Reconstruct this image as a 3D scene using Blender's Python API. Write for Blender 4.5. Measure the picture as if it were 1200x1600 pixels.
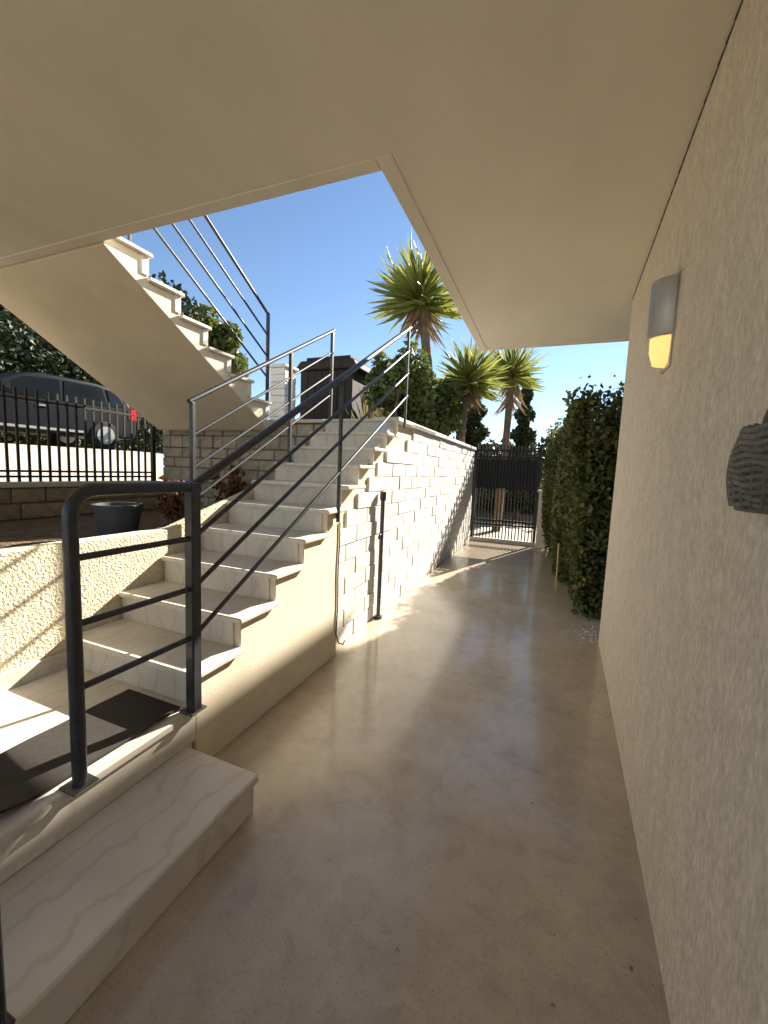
import bpy, bmesh, math, random
from mathutils import Vector, Matrix, Quaternion
R = math.radians
random.seed(7)
scene = bpy.context.scene
col = scene.collection
for o in list(bpy.data.objects):
    bpy.data.objects.remove(o)

# ------------------------------------------------------------------ camera
FPX, YAW, PIT, ROL, EYE = 633.6, R(21.85), R(5.95), R(2.43), 1.5
cF = Vector((-math.sin(YAW)*math.cos(PIT), math.cos(YAW)*math.cos(PIT), -math.sin(PIT)))
cR0 = Vector((math.cos(YAW), math.sin(YAW), 0)); cU0 = cR0.cross(cF)
cR = cR0*math.cos(ROL)+cU0*math.sin(ROL); cU = cU0*math.cos(ROL)-cR0*math.sin(ROL)
cam_d = bpy.data.cameras.new('camera'); cam = bpy.data.objects.new('camera', cam_d); col.objects.link(cam)
cam_d.sensor_fit = 'HORIZONTAL'; cam_d.sensor_width = 36; cam_d.lens = 36*FPX/1200
cam_d.clip_start = 0.05; cam_d.clip_end = 900
m = Matrix((cR, cU, -cF)).transposed().to_4x4(); m.translation = Vector((0, 0, EYE))
cam.matrix_world = m
scene.camera = cam
def ray(px, py): return cF+cR*((px-600)/FPX)-cU*((py-800)/FPX)
CAM = Vector((0, 0, EYE))
def on_y(px, py, Y): d = ray(px, py); return CAM+d*(Y/d.y)
def on_x(px, py, X): d = ray(px, py); return CAM+d*(X/d.x)

# ------------------------------------------------------------------ world, sun, exposure
SUN = Vector((1.0, 2.9, 1.72)).normalized()
w = bpy.data.worlds.new('World'); scene.world = w; w.use_nodes = True
nt = w.node_tree; bg = nt.nodes['Background']
sky = nt.nodes.new('ShaderNodeTexSky'); sky.sky_type = 'NISHITA'; sky.sun_disc = False
sky.sun_elevation = math.asin(SUN.z); sky.sun_rotation = math.atan2(SUN.x, SUN.y)
sky.air_density = 1.0; sky.dust_density = 0.05; sky.ozone_density = 3.0
nt.links.new(sky.outputs[0], bg.inputs[0]); bg.inputs[1].default_value = 0.05
sl = bpy.data.lights.new('sun', 'SUN'); sl.energy = 5.0; sl.angle = R(0.53); sl.color = (1, 0.915, 0.775)
so = bpy.data.objects.new('sun', sl); col.objects.link(so)
so.rotation_euler = (-SUN).to_track_quat('-Z', 'Y').to_euler(); so.location = SUN*40
scene.view_settings.view_transform = 'Standard'; scene.view_settings.look = 'None'
scene.view_settings.exposure = 1.9; scene.view_settings.gamma = 1
scene.render.engine = 'CYCLES'
scene.cycles.max_bounces = 9; scene.cycles.diffuse_bounces = 6

# ------------------------------------------------------------------ materials
MATS = {}
def mat(name, c, rough=0.8, var=0.12, scale=4, bump=0.2, bscale=60, rand=0.0, metal=0.0, spec=0.35,
        stretch=(1, 1, 1), c2=None, stain=0.0, coat=0.0, bdist=0.004):
    if name in MATS: return MATS[name]
    mt = bpy.data.materials.new(name); mt.use_nodes = True; MATS[name] = mt
    n = mt.node_tree.nodes; L = mt.node_tree.links; b = n['Principled BSDF']
    tc = n.new('ShaderNodeTexCoord'); mp = n.new('ShaderNodeMapping'); mp.inputs['Scale'].default_value = stretch
    L.new(tc.outputs['Object'], mp.inputs[0])
    nz = n.new('ShaderNodeTexNoise'); nz.inputs['Scale'].default_value = scale; nz.inputs['Detail'].default_value = 7
    nz.inputs['Roughness'].default_value = 0.62
    L.new(mp.outputs[0], nz.inputs['Vector'])
    cr = n.new('ShaderNodeValToRGB'); cr.color_ramp.elements[0].position = 0.3; cr.color_ramp.elements[1].position = 0.7
    k = var
    a = [max(0, v*(1-k)) for v in c]; d = [min(1, v*(1+k)) for v in (c2 or c)]
    cr.color_ramp.elements[0].color = (*a, 1); cr.color_ramp.elements[1].color = (*d, 1)
    L.new(nz.outputs['Fac'], cr.inputs[0]); out = cr.outputs[0]
    if stain:
        n2 = n.new('ShaderNodeTexNoise'); n2.inputs['Scale'].default_value = scale*0.22; n2.inputs['Detail'].default_value = 5
        L.new(mp.outputs[0], n2.inputs['Vector'])
        r2 = n.new('ShaderNodeValToRGB'); r2.color_ramp.elements[0].position = 0.38; r2.color_ramp.elements[1].position = 0.62
        r2.color_ramp.elements[0].color = (1-stain, 1-stain*1.05, 1-stain*1.12, 1); r2.color_ramp.elements[1].color = (1, 1, 1, 1)
        L.new(n2.outputs['Fac'], r2.inputs[0])
        mx = n.new('ShaderNodeMixRGB'); mx.blend_type = 'MULTIPLY'; mx.inputs[0].default_value = 1
        L.new(out, mx.inputs[1]); L.new(r2.outputs[0], mx.inputs[2]); out = mx.outputs[0]
        mr = n.new('ShaderNodeMapRange'); mr.inputs['To Min'].default_value = min(1, rough+0.1); mr.inputs['To Max'].default_value = max(0.05, rough-0.07)
        L.new(n2.outputs['Fac'], mr.inputs[0]); L.new(mr.outputs[0], b.inputs['Roughness'])
    else:
        b.inputs['Roughness'].default_value = rough
    if rand:
        oi = n.new('ShaderNodeObjectInfo'); ma = n.new('ShaderNodeMapRange')
        ma.inputs['To Min'].default_value = 1-rand; ma.inputs['To Max'].default_value = 1+rand
        L.new(oi.outputs['Random'], ma.inputs[0])
        mx = n.new('ShaderNodeMixRGB'); mx.blend_type = 'MULTIPLY'; mx.inputs[0].default_value = 1
        L.new(out, mx.inputs[1]); L.new(ma.outputs[0], mx.inputs[2]); out = mx.outputs[0]
    L.new(out, b.inputs['Base Color'])
    b.inputs['Metallic'].default_value = metal; b.inputs['Specular IOR Level'].default_value = spec
    b.inputs['Coat Weight'].default_value = coat
    if bump:
        nb = n.new('ShaderNodeTexNoise'); nb.inputs['Scale'].default_value = bscale; nb.inputs['Detail'].default_value = 4
        L.new(mp.outputs[0], nb.inputs['Vector'])
        bp = n.new('ShaderNodeBump'); bp.inputs['Strength'].default_value = bump; bp.inputs['Distance'].default_value = bdist
        L.new(nb.outputs['Fac'], bp.inputs['Height']); L.new(bp.outputs[0], b.inputs['Normal'])
    return mt

def leafmat(name, c, c2, rough=0.45, trans=0.35):
    mt = bpy.data.materials.new(name); mt.use_nodes = True; MATS[name] = mt
    n = mt.node_tree.nodes; L = mt.node_tree.links; b = n['Principled BSDF']
    ge = n.new('ShaderNodeNewGeometry'); oi = n.new('ShaderNodeObjectInfo')
    ad = n.new('ShaderNodeMath'); ad.operation = 'ADD'; fr = n.new('ShaderNodeMath'); fr.operation = 'FRACT'
    L.new(ge.outputs['Random Per Island'], ad.inputs[0]); L.new(oi.outputs['Random'], ad.inputs[1]); L.new(ad.outputs[0], fr.inputs[0])
    cr = n.new('ShaderNodeValToRGB'); cr.color_ramp.elements[0].color = (*c, 1); cr.color_ramp.elements[1].color = (*c2, 1)
    L.new(fr.outputs[0], cr.inputs[0]); L.new(cr.outputs[0], b.inputs['Base Color'])
    b.inputs['Roughness'].default_value = rough; b.inputs['Specular IOR Level'].default_value = 0.4
    t = n.new('ShaderNodeBsdfTranslucent'); L.new(cr.outputs[0], t.inputs[0])
    mx = n.new('ShaderNodeMixShader'); mx.inputs[0].default_value = trans
    L.new(b.outputs[0], mx.inputs[1]); L.new(t.outputs[0], mx.inputs[2]); L.new(mx.outputs[0], n['Material Output'].inputs[0])
    return mt

def marble(name, base, vein, rough=0.35):
    mt = mat(name, base, rough=rough, var=0.07, scale=3.5, bump=0.05, bscale=30, rand=0.06, stain=0.13, spec=0.45)
    n = mt.node_tree.nodes; L = mt.node_tree.links; b = n['Principled BSDF']
    src = b.inputs['Base Color'].links[0].from_socket
    tc = n.new('ShaderNodeTexCoord'); oi = n.new('ShaderNodeObjectInfo')
    va = n.new('ShaderNodeVectorMath'); va.operation = 'ADD'
    cb = n.new('ShaderNodeMath'); cb.operation = 'MULTIPLY'; cb.inputs[1].default_value = 17
    L.new(oi.outputs['Random'], cb.inputs[0]); L.new(tc.outputs['Object'], va.inputs[0]); L.new(cb.outputs[0], va.inputs[1])
    wv = n.new('ShaderNodeTexWave'); wv.inputs['Scale'].default_value = 2.6; wv.inputs['Distortion'].default_value = 9
    wv.inputs['Detail'].default_value = 4; wv.inputs['Detail Scale'].default_value = 1.3
    L.new(va.outputs[0], wv.inputs['Vector'])
    cr = n.new('ShaderNodeValToRGB'); cr.color_ramp.elements[0].position = 0.0; cr.color_ramp.elements[1].position = 0.10
    cr.color_ramp.elements[0].color = (*vein, 1); cr.color_ramp.elements[1].color = (1, 1, 1, 1)
    L.new(wv.outputs['Fac'], cr.inputs[0])
    mx = n.new('ShaderNodeMixRGB'); mx.blend_type = 'MULTIPLY'; mx.inputs[0].default_value = 0.26
    L.new(src, mx.inputs[1]); L.new(cr.outputs[0], mx.inputs[2]); L.new(mx.outputs[0], b.inputs['Base Color'])
    return mt

M_CEIL = mat('painted_ceiling', (0.80, 0.735, 0.61), 0.9, 0.055, 2.6, 0.55, 150, stain=0.10, bdist=0.003, stretch=(1, 0.45, 1))
M_STUC = mat('roughcast_stucco', (0.69, 0.615, 0.505), 0.92, 0.22, 75, 0.7, 90, stretch=(1, 1, 0.5), stain=0.10, bdist=0.011)
M_PLAS = mat('cream_plaster', (0.76, 0.67, 0.52), 0.9, 0.05, 5, 0.35, 120, stain=0.10)
M_ROUGH = mat('rough_render', (0.74, 0.65, 0.47), 0.92, 0.15, 40, 1.0, 70, stain=0.08, bdist=0.014)
M_CONC = mat('polished_concrete', (0.53, 0.44, 0.325), 0.34, 0.10, 9, 0.10, 7, stain=0.17, spec=0.5, bdist=0.004)
def floor_detail(mt):
    n = mt.node_tree.nodes; L = mt.node_tree.links; b = n['Principled BSDF']
    src = b.inputs['Base Color'].links[0].from_socket; tc = n.new('ShaderNodeTexCoord')
    def mul(sock, fac, lo, hi, c):
        r = n.new('ShaderNodeValToRGB'); r.color_ramp.elements[0].position = lo; r.color_ramp.elements[1].position = hi
        r.color_ramp.elements[0].color = (*c, 1); r.color_ramp.elements[1].color = (1, 1, 1, 1); L.new(fac, r.inputs[0])
        mx = n.new('ShaderNodeMixRGB'); mx.blend_type = 'MULTIPLY'; mx.inputs[0].default_value = 1
        L.new(sock, mx.inputs[1]); L.new(r.outputs[0], mx.inputs[2]); return mx.outputs[0]
    a = n.new('ShaderNodeTexNoise'); a.inputs['Scale'].default_value = 130; a.inputs['Detail'].default_value = 3; L.new(tc.outputs['Object'], a.inputs['Vector'])
    src = mul(src, a.outputs['Fac'], 0.30, 0.44, (0.72, 0.70, 0.68))
    sc = n.new('ShaderNodeTexNoise'); sc.inputs['Scale'].default_value = 9; sc.inputs['Detail'].default_value = 8; sc.inputs['Distortion'].default_value = 1.5
    L.new(tc.outputs['Object'], sc.inputs['Vector']); src = mul(src, sc.outputs['Fac'], 0.32, 0.5, (0.91, 0.89, 0.86))
    L.new(src, b.inputs['Base Color'])
    b.inputs['Coat Weight'].default_value = 0.75; b.inputs['Coat Roughness'].default_value = 0.13
floor_detail(M_CONC)
M_MARB = marble('white_marble', (0.72, 0.665, 0.575), (0.52, 0.50, 0.47))
M_WHITE = mat('white_paint', (0.69, 0.67, 0.62), 0.85, 0.05, 12, 0.7, 45, rand=0.03, stain=0.05, bdist=0.008)
M_MORT = mat('white_joint', (0.70, 0.67, 0.60), 0.95, 0.06, 10, 0.4, 60)
M_STONE = mat('grey_stone', (0.42, 0.37, 0.30), 0.9, 0.25, 14, 0.9, 40, rand=0.16, bdist=0.012)
M_BROWN = mat('brown_stone', (0.30, 0.235, 0.155), 0.9, 0.25, 12, 0.9, 35, rand=0.15, bdist=0.012)
M_JOINT = mat('stone_joint', (0.20, 0.17, 0.13), 0.95, 0.2, 20, 0.5, 60)
M_IRON = mat('dark_iron', (0.030, 0.030, 0.034), 0.42, 0.3, 30, 0.15, 120, spec=0.5, coat=0.2)
M_FENCE = mat('fence_iron', (0.022, 0.021, 0.021), 0.6, 0.3, 30, 0.1, 90)
M_RUBBER = mat('rubber_mat', (0.035, 0.030, 0.027), 0.8, 0.2, 60, 0.0, 90)
M_DARKGAP = mat('shadow_gap', (0.08, 0.065, 0.05), 0.95, 0.2, 30, 0)
M_ASPH = mat('street_surface', (0.42, 0.38, 0.31), 0.95, 0.2, 3, 0.5, 40)
M_SOIL = mat('dry_soil', (0.16, 0.115, 0.075), 0.98, 0.4, 9, 1.0, 30, bdist=0.03)
M_GRND = mat('dry_ground', (0.26, 0.22, 0.15), 0.98, 0.35, 2, 0.6, 12, bdist=0.03)
M_BARK = mat('bark', (0.20, 0.14, 0.085), 0.95, 0.4, 18, 1.0, 30, stretch=(1, 1, 0.35), bdist=0.03)
M_CARP = mat('car_paint', (0.007, 0.008, 0.012), 0.45, 0.05, 3, 0, spec=0.1, coat=0.0)
M_GLASSD = mat('tinted_glass', (0.008, 0.010, 0.014), 0.12, 0.05, 3, 0, spec=0.35)
M_TYRE = mat('tyre_rubber', (0.02, 0.02, 0.02), 0.85, 0.2, 30, 0.2, 60)
M_ALLOY = mat('alloy', (0.5, 0.5, 0.5), 0.35, 0.05, 10, 0, metal=0.9)
M_RED = mat('red_lens', (0.65, 0.02, 0.03), 0.2, 0.05, 10, 0, spec=0.6)
M_DARKW = mat('dark_timber', (0.035, 0.026, 0.018), 0.75, 0.3, 10, 0.4, 30, stretch=(1, 1, 0.2))
M_ALU = mat('brushed_aluminium', (0.44, 0.43, 0.42), 0.42, 0.06, 40, 0.05, 120, metal=0.6)
M_WICK = mat('dark_wicker', (0.15, 0.135, 0.12), 0.7, 0.3, 60, 0.4, 120, rand=0.2)
M_PIPE = mat('blue_grey_pipe', (0.075, 0.082, 0.095), 0.45, 0.15, 20, 0.1, 60, spec=0.5)
M_HOUSE = mat('shade_house_render', (0.62, 0.54, 0.42), 0.9, 0.06, 2, 0.3, 60)
M_PETAL = mat('white_petal', (0.78, 0.76, 0.72), 0.7, 0.05, 20, 0)
M_TERRA = mat('dark_pot', (0.075, 0.080, 0.09), 0.6, 0.15, 20, 0.1, 60)
M_YUC = leafmat('yucca_leaf', (0.14, 0.17, 0.03), (0.34, 0.34, 0.08), 0.4, 0.35)
M_DEAD = leafmat('dry_leaf', (0.20, 0.125, 0.06), (0.36, 0.25, 0.13), 0.8, 0.2)
M_IVY = leafmat('ivy_leaf', (0.045, 0.065, 0.018), (0.21, 0.215, 0.07), 0.42, 0.4)
M_SHRUB = leafmat('shrub_leaf', (0.07, 0.10, 0.02), (0.20, 0.23, 0.055), 0.5, 0.3)
M_CONI = leafmat('conifer_leaf', (0.018, 0.03, 0.012), (0.05, 0.065, 0.022), 0.6, 0.12)
M_GRASS = leafmat('dry_grass', (0.16, 0.14, 0.05), (0.30, 0.25, 0.11), 0.7, 0.3)
M_GLOW = bpy.data.materials.new('lamp_diffuser'); M_GLOW.use_nodes = True
_b = M_GLOW.node_tree.nodes['Principled BSDF']; _b.inputs['Base Color'].default_value = (0.80, 0.62, 0.42, 1)
_b.inputs['Roughness'].default_value = 0.35; _b.inputs['Emission Color'].default_value = (1, 0.42, 0.10, 1); _b.inputs['Emission Strength'].default_value = 0.42

# ------------------------------------------------------------------ helpers
ORG = {}
def tag(o, label=None, cat=None, group=None, kind=None):
    if label: o['label'] = label
    if cat: o['category'] = cat
    if group: o['group'] = group
    if kind: o['kind'] = kind
    return o
def thing(name, loc, label, cat, group=None):
    o = bpy.data.objects.new(name, None); col.objects.link(o); o.location = loc; o.empty_display_size = 0.2
    ORG[o] = Vector(loc); return tag(o, label, cat, group)
def link(name, me, parent=None, off=(0, 0, 0)):
    o = bpy.data.objects.new(name, me); col.objects.link(o)
    if parent is not None:
        o.parent = parent
    o.location = off
    ORG[o] = (ORG[parent] if parent is not None else Vector((0, 0, 0)))+Vector(off)
    return o
class MB:
    def __init__(s): s.v = []; s.f = []
    def box(s, x0, x1, y0, y1, z0, z1):
        b = len(s.v)
        s.v += [Vector(p) for p in ((x0,y0,z0),(x1,y0,z0),(x1,y1,z0),(x0,y1,z0),(x0,y0,z1),(x1,y0,z1),(x1,y1,z1),(x0,y1,z1))]
        s.f += [tuple(b+i for i in q) for q in ((0,3,2,1),(4,5,6,7),(0,1,5,4),(1,2,6,5),(2,3,7,6),(3,0,4,7))]; return s
    def tube(s, pts, r, n=8, caps=True):
        pts = [Vector(p) for p in pts]; rs = r if isinstance(r, (list, tuple)) else [r]*len(pts)
        up = None; b0 = len(s.v)
        for i, p in enumerate(pts):
            d = (pts[min(i+1, len(pts)-1)]-pts[max(i-1, 0)]).normalized()
            if up is None:
                up = Vector((0, 0, 1)) if abs(d.z) < 0.9 else Vector((1, 0, 0))
            a = d.cross(up).normalized(); c = a.cross(d).normalized(); up = c
            for k in range(n):
                t = 2*math.pi*(k+0.5)/n; s.v.append(p+(a*math.cos(t)+c*math.sin(t))*rs[i])
        for i in range(len(pts)-1):
            for k in range(n):
                q = b0+i*n; s.f.append((q+k, q+(k+1) % n, q+n+(k+1) % n, q+n+k))
        if caps:
            s.f.append(tuple(b0+k for k in reversed(range(n)))); e = b0+(len(pts)-1)*n; s.f.append(tuple(e+k for k in range(n)))
        return s
    def prism(s, prof, axis, a0, a1):
        # prof: 2D points; axis 'x': (y,z) extruded in x; 'y': (x,z); 'z': (x,y)
        b = len(s.v); n = len(prof)
        for a in (a0, a1):
            for (p, q) in prof:
                s.v.append(Vector((a, p, q)) if axis == 'x' else Vector((p, a, q)) if axis == 'y' else Vector((p, q, a)))
        s.f.append(tuple(b+i for i in range(n))); s.f.append(tuple(b+n+i for i in reversed(range(n))))
        for i in range(n): j = (i+1) % n; s.f.append((b+i, b+n+i, b+n+j, b+j))
        return s
    def lathe(s, prof, cx, cy, n=20, a0=0, a1=2*math.pi):
        full = abs(a1-a0-2*math.pi) < 1e-6; b = len(s.v); cnt = n if full else n+1
        for (r, z) in prof:
            for k in range(cnt):
                t = a0+(a1-a0)*k/n; s.v.append(Vector((cx+r*math.cos(t), cy+r*math.sin(t), z)))
        for i in range(len(prof)-1):
            for k in range(n):
                k2 = (k+1) % cnt; q = b+i*cnt; s.f.append((q+k, q+k2, q+cnt+k2, q+cnt+k))
        return s
    def mesh(s, name, m, origin, bevel=0.0, smooth=False, seg=1):
        bm = bmesh.new(); vs = [bm.verts.new(v-origin) for v in s.v]
        for f in s.f:
            try: bm.faces.new([vs[i] for i in f])
            except ValueError: pass
        bmesh.ops.recalc_face_normals(bm, faces=bm.faces[:])
        if bevel:
            es = [e for e in bm.edges if len(e.link_faces) == 2 and e.calc_face_angle(0) > 0.6]
            bmesh.ops.bevel(bm, geom=es, offset=bevel, segments=seg, profile=0.6, affect='EDGES', clamp_overlap=True)
        me = bpy.data.meshes.new(name); bm.to_mesh(me); bm.free(); me.materials.append(m)
        if smooth:
            for p in me.polygons: p.use_smooth = True
            me.set_sharp_from_angle(angle=R(40))
        return me
    def build(s, name, m, parent=None, bevel=0.0, smooth=False, seg=1):
        org = ORG[parent] if parent is not None else Vector((0, 0, 0))
        return link(name, s.mesh(name, m, org, bevel, smooth, seg), parent)
def box(name, m, parent, x0, x1, y0, y1, z0, z1, bevel=0.004):
    return MB().box(x0, x1, y0, y1, z0, z1).build(name, m, parent, bevel)
_BC = {}
def block(name, m, parent, c, size, bevel=0.012, tilt=0.0):
    key = (m.name, tuple(round(v, 2) for v in size))
    if key not in _BC:
        sx, sy, sz = [v/2 for v in key[1]]
        _BC[key] = MB().box(-sx, sx, -sy, sy, -sz, sz).mesh(name, m, Vector((0, 0, 0)), bevel)
    o = link(name, _BC[key], parent, Vector(c)-ORG[parent])
    if tilt: o.rotation_euler = (random.uniform(-tilt, tilt), random.uniform(-tilt, tilt), random.uniform(-tilt, tilt))
    return o

# ================================================================== SETTING
G = MB(); G.box(-300, 300, -300, 300, -0.6, -0.03)
tag(G.build('ground', M_GRND), kind='structure')
tag(box('walkway', M_CONC, None, -1.62, 1.3, -6, 9.35, -0.2, 0.0, 0), kind='structure')
tag(box('bounce_paving', mat('pale_bounce_paving', (0.52, 0.47, 0.38), 0.9, 0.12, 5, 0.3, 40), None, -14, 6, -24, -6.01, -0.2, -0.004, 0), kind='structure')  # pale paving added behind the camera to bounce light under the slab
tag(box('pavement', mat('outer_paving', (0.50, 0.45, 0.36), 0.9, 0.12, 5, 0.3, 40), None, -3.5, 5, 9.36, 13, -0.2, -0.012, 0), kind='structure')
# street beyond the fence, raised above the stair well and climbing away
prof = [(-5.15, 1.02), (-6.2, 1.18), (-7.6, 1.58), (-8.4, 1.67), (-14, 1.73), (-16, 2.2), (-60, 3.0), (-60, -0.5), (-5.15, -0.5)]
tag(MB().prism([(x, z) for x, z in prof], 'y', -30, 60).build('street', M_ASPH), kind='structure')
# raised garden behind the landing
tag(MB().prism([(-1.78, 5.62), (-1.78, 9.0), (-5.15, 9.0), (-5.15, 5.62)], 'z', -0.5, 1.98).build('garden_bed', M_SOIL), kind='structure')
tag(MB().prism([(-3.5, 9.0), (-3.5, 60), (-5.15, 60), (-5.15, 9.0)], 'z', -0.5, 1.97).build('garden_terrain', M_GRND), kind='structure')
# planting bed between stair and boundary wall
tag(MB().prism([(-2.46, -2), (-2.46, 4.06), (-4.9, 4.06), (-4.9, -2)], 'z', -0.5, 0.84).build('planting_bed', M_SOIL), kind='structure')

# ------------------------------------------------------------------ the house: slab over the walkway + roughcast wall
H = thing('house', (0, 0, 0), 'beige house whose flat ceiling slab and roughcast wall cover the walkway', 'house')
ZC, ZT = 3.03, 3.28
L_prof = [(-8, -2.2), (1.4, -2.2), (1.4, 5.3), (-0.92, 5.3), (-0.92, 2.06), (-8, 2.06)]
ceil = MB().prism(L_prof, 'z', ZC, ZT).build('ceiling', M_CEIL, H)
# drip edge: a slim lip along the rim of the stairwell opening and the outer end
box('drip_edge', M_CEIL, ceil, -0.918, -0.83, 1.97, 5.297, ZC-0.008, ZC+0.01, 0.004)
box('drip_edge', M_CEIL, ceil, -7.9, -0.919, 1.97, 2.058, ZC-0.008, ZC+0.01, 0.004)
box('drip_edge', M_CEIL, ceil, -0.829, 1.3, 5.21, 5.297, ZC-0.008, ZC+0.01, 0.004)
def wx(y): return 0.386+0.0375*y
wall = MB().prism([(wx(-2.2), -2.2), (wx(4.1), 4.1), (1.3, 4.1), (1.3, -2.2)], 'z', 0.0, ZC-0.006).build('roughcast_wall', M_STUC, H)
# thin open joint where the wall meets the ceiling
J = MB()
for k in range(0, 62):
    y = -1.0+k*0.0823
    J.box(wx(y)-0.003, wx(y)+0.02, y, y+0.0823, ZC-0.0085-random.uniform(0, 0.0025), ZC-0.0045)
tag(J.build('joint_crack', M_DARKGAP, H), kind='stuff')

# ------------------------------------------------------------------ marble staircase (first flight)
ST = thing('marble_staircase', (-1.9, 1.38, 0), 'white marble steps rising from entrance platform to the raised landing', 'staircase')
Y0, RUN, RISE, Z0 = 1.38, 0.30, 0.17, 0.34
pr = [(Y0, 0.0)]
for i in range(10):
    pr += [(Y0+RUN*i, Z0+RISE*(i+1)-0.03)]
    pr += [(Y0+RUN*(i+1) if i < 9 else 5.6, Z0+RISE*(i+1)-0.03)]
pr += [(5.6, 0.0)]
body = MB().prism(pr, 'x', -2.40, -1.56).build('stair_body', M_PLAS, ST)
sp = [p for p in pr if p[0] <= 2.79]
sp = [(Y0, 0)]
for i in range(5):
    sp += [(Y0+RUN*i, Z0+RISE*(i+1)-0.03)]
    sp += [(min(Y0+RUN*(i+1), 2.78), Z0+RISE*(i+1)-0.03)]
sp += [(2.78, 0)]
MB().prism(sp, 'x', -1.558, -1.48).build('stringer', M_PLAS, ST, 0.006)
for i in range(10):
    y = Y0+RUN*i; z = Z0+RISE*(i+1)
    y1 = y+RUN if i < 9 else y+0.42
    xr = -1.45 if i < 6 else -1.50
    block('tread', M_MARB, ST, ((-2.40+xr)/2, (y-0.03+y1)/2, z-0.0145), (xr+2.40, y1-y+0.03-0.003, 0.029), 0.006)
    block('riser', M_MARB, ST, (-1.955, y-0.008, z-RISE/2-0.0145), (0.87, 0.014, RISE-0.031), 0.002)
for k in range(3):
    for q in range(4):
        block('landing_tile', M_MARB, ST, (-1.5-0.42-k*0.83, 4.52+0.13+q*0.262, 2.025), (0.826, 0.258, 0.03), 0.003)
# entrance platform (two steps up from the walkway)
PL = thing('entrance_platform', (-1.9, 0.4, 0), 'grey veined marble platform with low step in front of the railing', 'platform')
box('platform_base', M_PLAS, PL, -2.40, -1.50, -3, 1.372, 0, 0.305, 0)
for k in range(4):
    y1 = 1.372-k*1.05; block('platform_slab', M_MARB, PL, (-1.93, y1-0.5245, 0.3225), (0.94, 1.047, 0.035), 0.007)
    block('platform_riser', M_MARB, PL, (-1.485, y1-0.5245, 0.236), (0.02, 1.046, 0.132), 0.002)
box('step_base', M_PLAS, PL, -1.495, -1.095, -3, 1.30, 0, 0.135, 0)
for k in range(4):
    y1 = 1.325-k*1.15; block('step_tread', M_MARB, PL, (-1.27, y1-0.575, 0.1525), (0.42, 1.147, 0.035), 0.007)
    block('step_riser', M_MARB, PL, (-1.086, y1-0.585, 0.067), (0.016, 1.14, 0.13), 0.002)
# marble skirting at the foot of the plaster wall and along the stringer
# ------------------------------------------------------------------ low rendered wall left of the steps
LW = thing('rendered_parapet', (-2.5, 1.2, 0), 'low cream rough rendered wall beside the marble steps', 'wall')
MB().prism([(-3, 0.0), (3.0, 0.0), (3.0, 1.32), (2.02, 1.035), (-3, 1.035)], 'x', -2.47, -2.402).build('render', M_ROUGH, LW, 0.012)
box('skirting', M_MARB, LW, -2.401, -2.385, -3, 1.366, 0.341, 0.43, 0.002)

# ------------------------------------------------------------------ upper flight over the planting bed
UF = thing('upper_staircase', (-3.95, 2.9, 0), 'cream upper stair flight with marble treads seen from below', 'staircase')
sof = lambda y: 3.03-0.593*(y-2.02)
N2 = 7
pts = [(2.066, sof(2.066)+0.004), (3.92, sof(3.92)), (4.075, sof(3.92)), (4.075, 2.01)]
for j in range(N2):
    y = 3.90-0.30*j; z = 2.04+0.178*(j+1)
    pts += [(y, 2.04+0.178*j-0.03), (y, z-0.03)]
pts += [(2.066, 2.04+0.178*7-0.03)]
MB().prism(pts, 'x', -4.83, -3.06).build('flight_slab', M_PLAS, UF, 0.004)
for j in range(N2):
    y = 3.90-0.30*j; z = 2.04+0.178*(j+1); y1 = max(y-0.30, 2.066)
    block('tread', M_MARB, UF, (-3.935, (y+0.03+y1)/2, z-0.0145), (1.83, y+0.03-y1-0.003, 0.029), 0.006)
    block('riser', M_MARB, UF, (-3.945, y+0.008, z-0.178/2-0.0145), (1.765, 0.014, 0.146), 0.002)
    # small plaster pilaster strip at the end of each riser
    box('step_end', M_WHITE, UF, -3.062, -3.048, y-0.05, y+0.01, z-0.17, z-0.032, 0.002)

# ------------------------------------------------------------------ landing front: random stone wall with pale coping
FW = thing('stone_retaining_wall', (-3.65, 4.1, 0), 'grey squared stone wall with pale coping below the landing', 'wall')
box('core', M_JOINT, FW, -4.95, -2.402, 4.10, 5.55, 0.5, 1.995, 0)
box('coping', mat('pale_coping', (0.62, 0.56, 0.46), 0.8, 0.1, 8, 0.3, 60, rand=0.08), FW, -4.95, -2.404, 4.03, 5.58, 1.996, 2.036, 0.006)
z = 0.72
while z < 1.97:
    h = min(random.choice((0.13, 0.16, 0.19)), 1.99-z); x = -4.95
    while x < -2.43:
        wd = min(random.choice((0.16, 0.22, 0.3, 0.36)), -2.405-x)
        if wd > 0.05:
            block('stone', M_STONE, FW, (x+wd/2, 4.092+random.uniform(-0.008, 0.006), z+h/2), (round(wd-0.012, 2), 0.05, round(h-0.012, 2)), 0.01, 0.012)
        x += wd
    z += h
# ------------------------------------------------------------------ boundary wall and iron fence
BW = thing('boundary_wall', (-5.0, 1.0, 0), 'low brown coursed stone wall with pale coping under the iron fence', 'wall')
box('core', M_JOINT, BW, -5.14, -4.965, -3, 4.09, 0, 1.165, 0)
for k in range(7):
    box('coping', MATS['pale_coping'], BW, -5.16, -4.91, -2.99+k*1.01, -2.99+k*1.01+1.0, 1.166, 1.215, 0.006)
for r in range(4):
    y = 0.6-0.15*(r % 2)
    while y < 4.05:
        wd = random.choice((0.3, 0.38, 0.46)); wd = min(wd, 4.08-y)
        if wd > 0.06:
            block('stone', M_BROWN, BW, (-4.965+random.uniform(-0.004, 0.006), y+wd/2, 0.50+0.168*r+0.08), (0.05, round(wd-0.012, 2), 0.15), 0.01, 0.01)
        y += wd
FE = thing('iron_fence', (-5.03, 1.9, 1.215), 'black iron fence of upright bars on the brown stone wall', 'fence')
n = 0; y = 0.3
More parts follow.
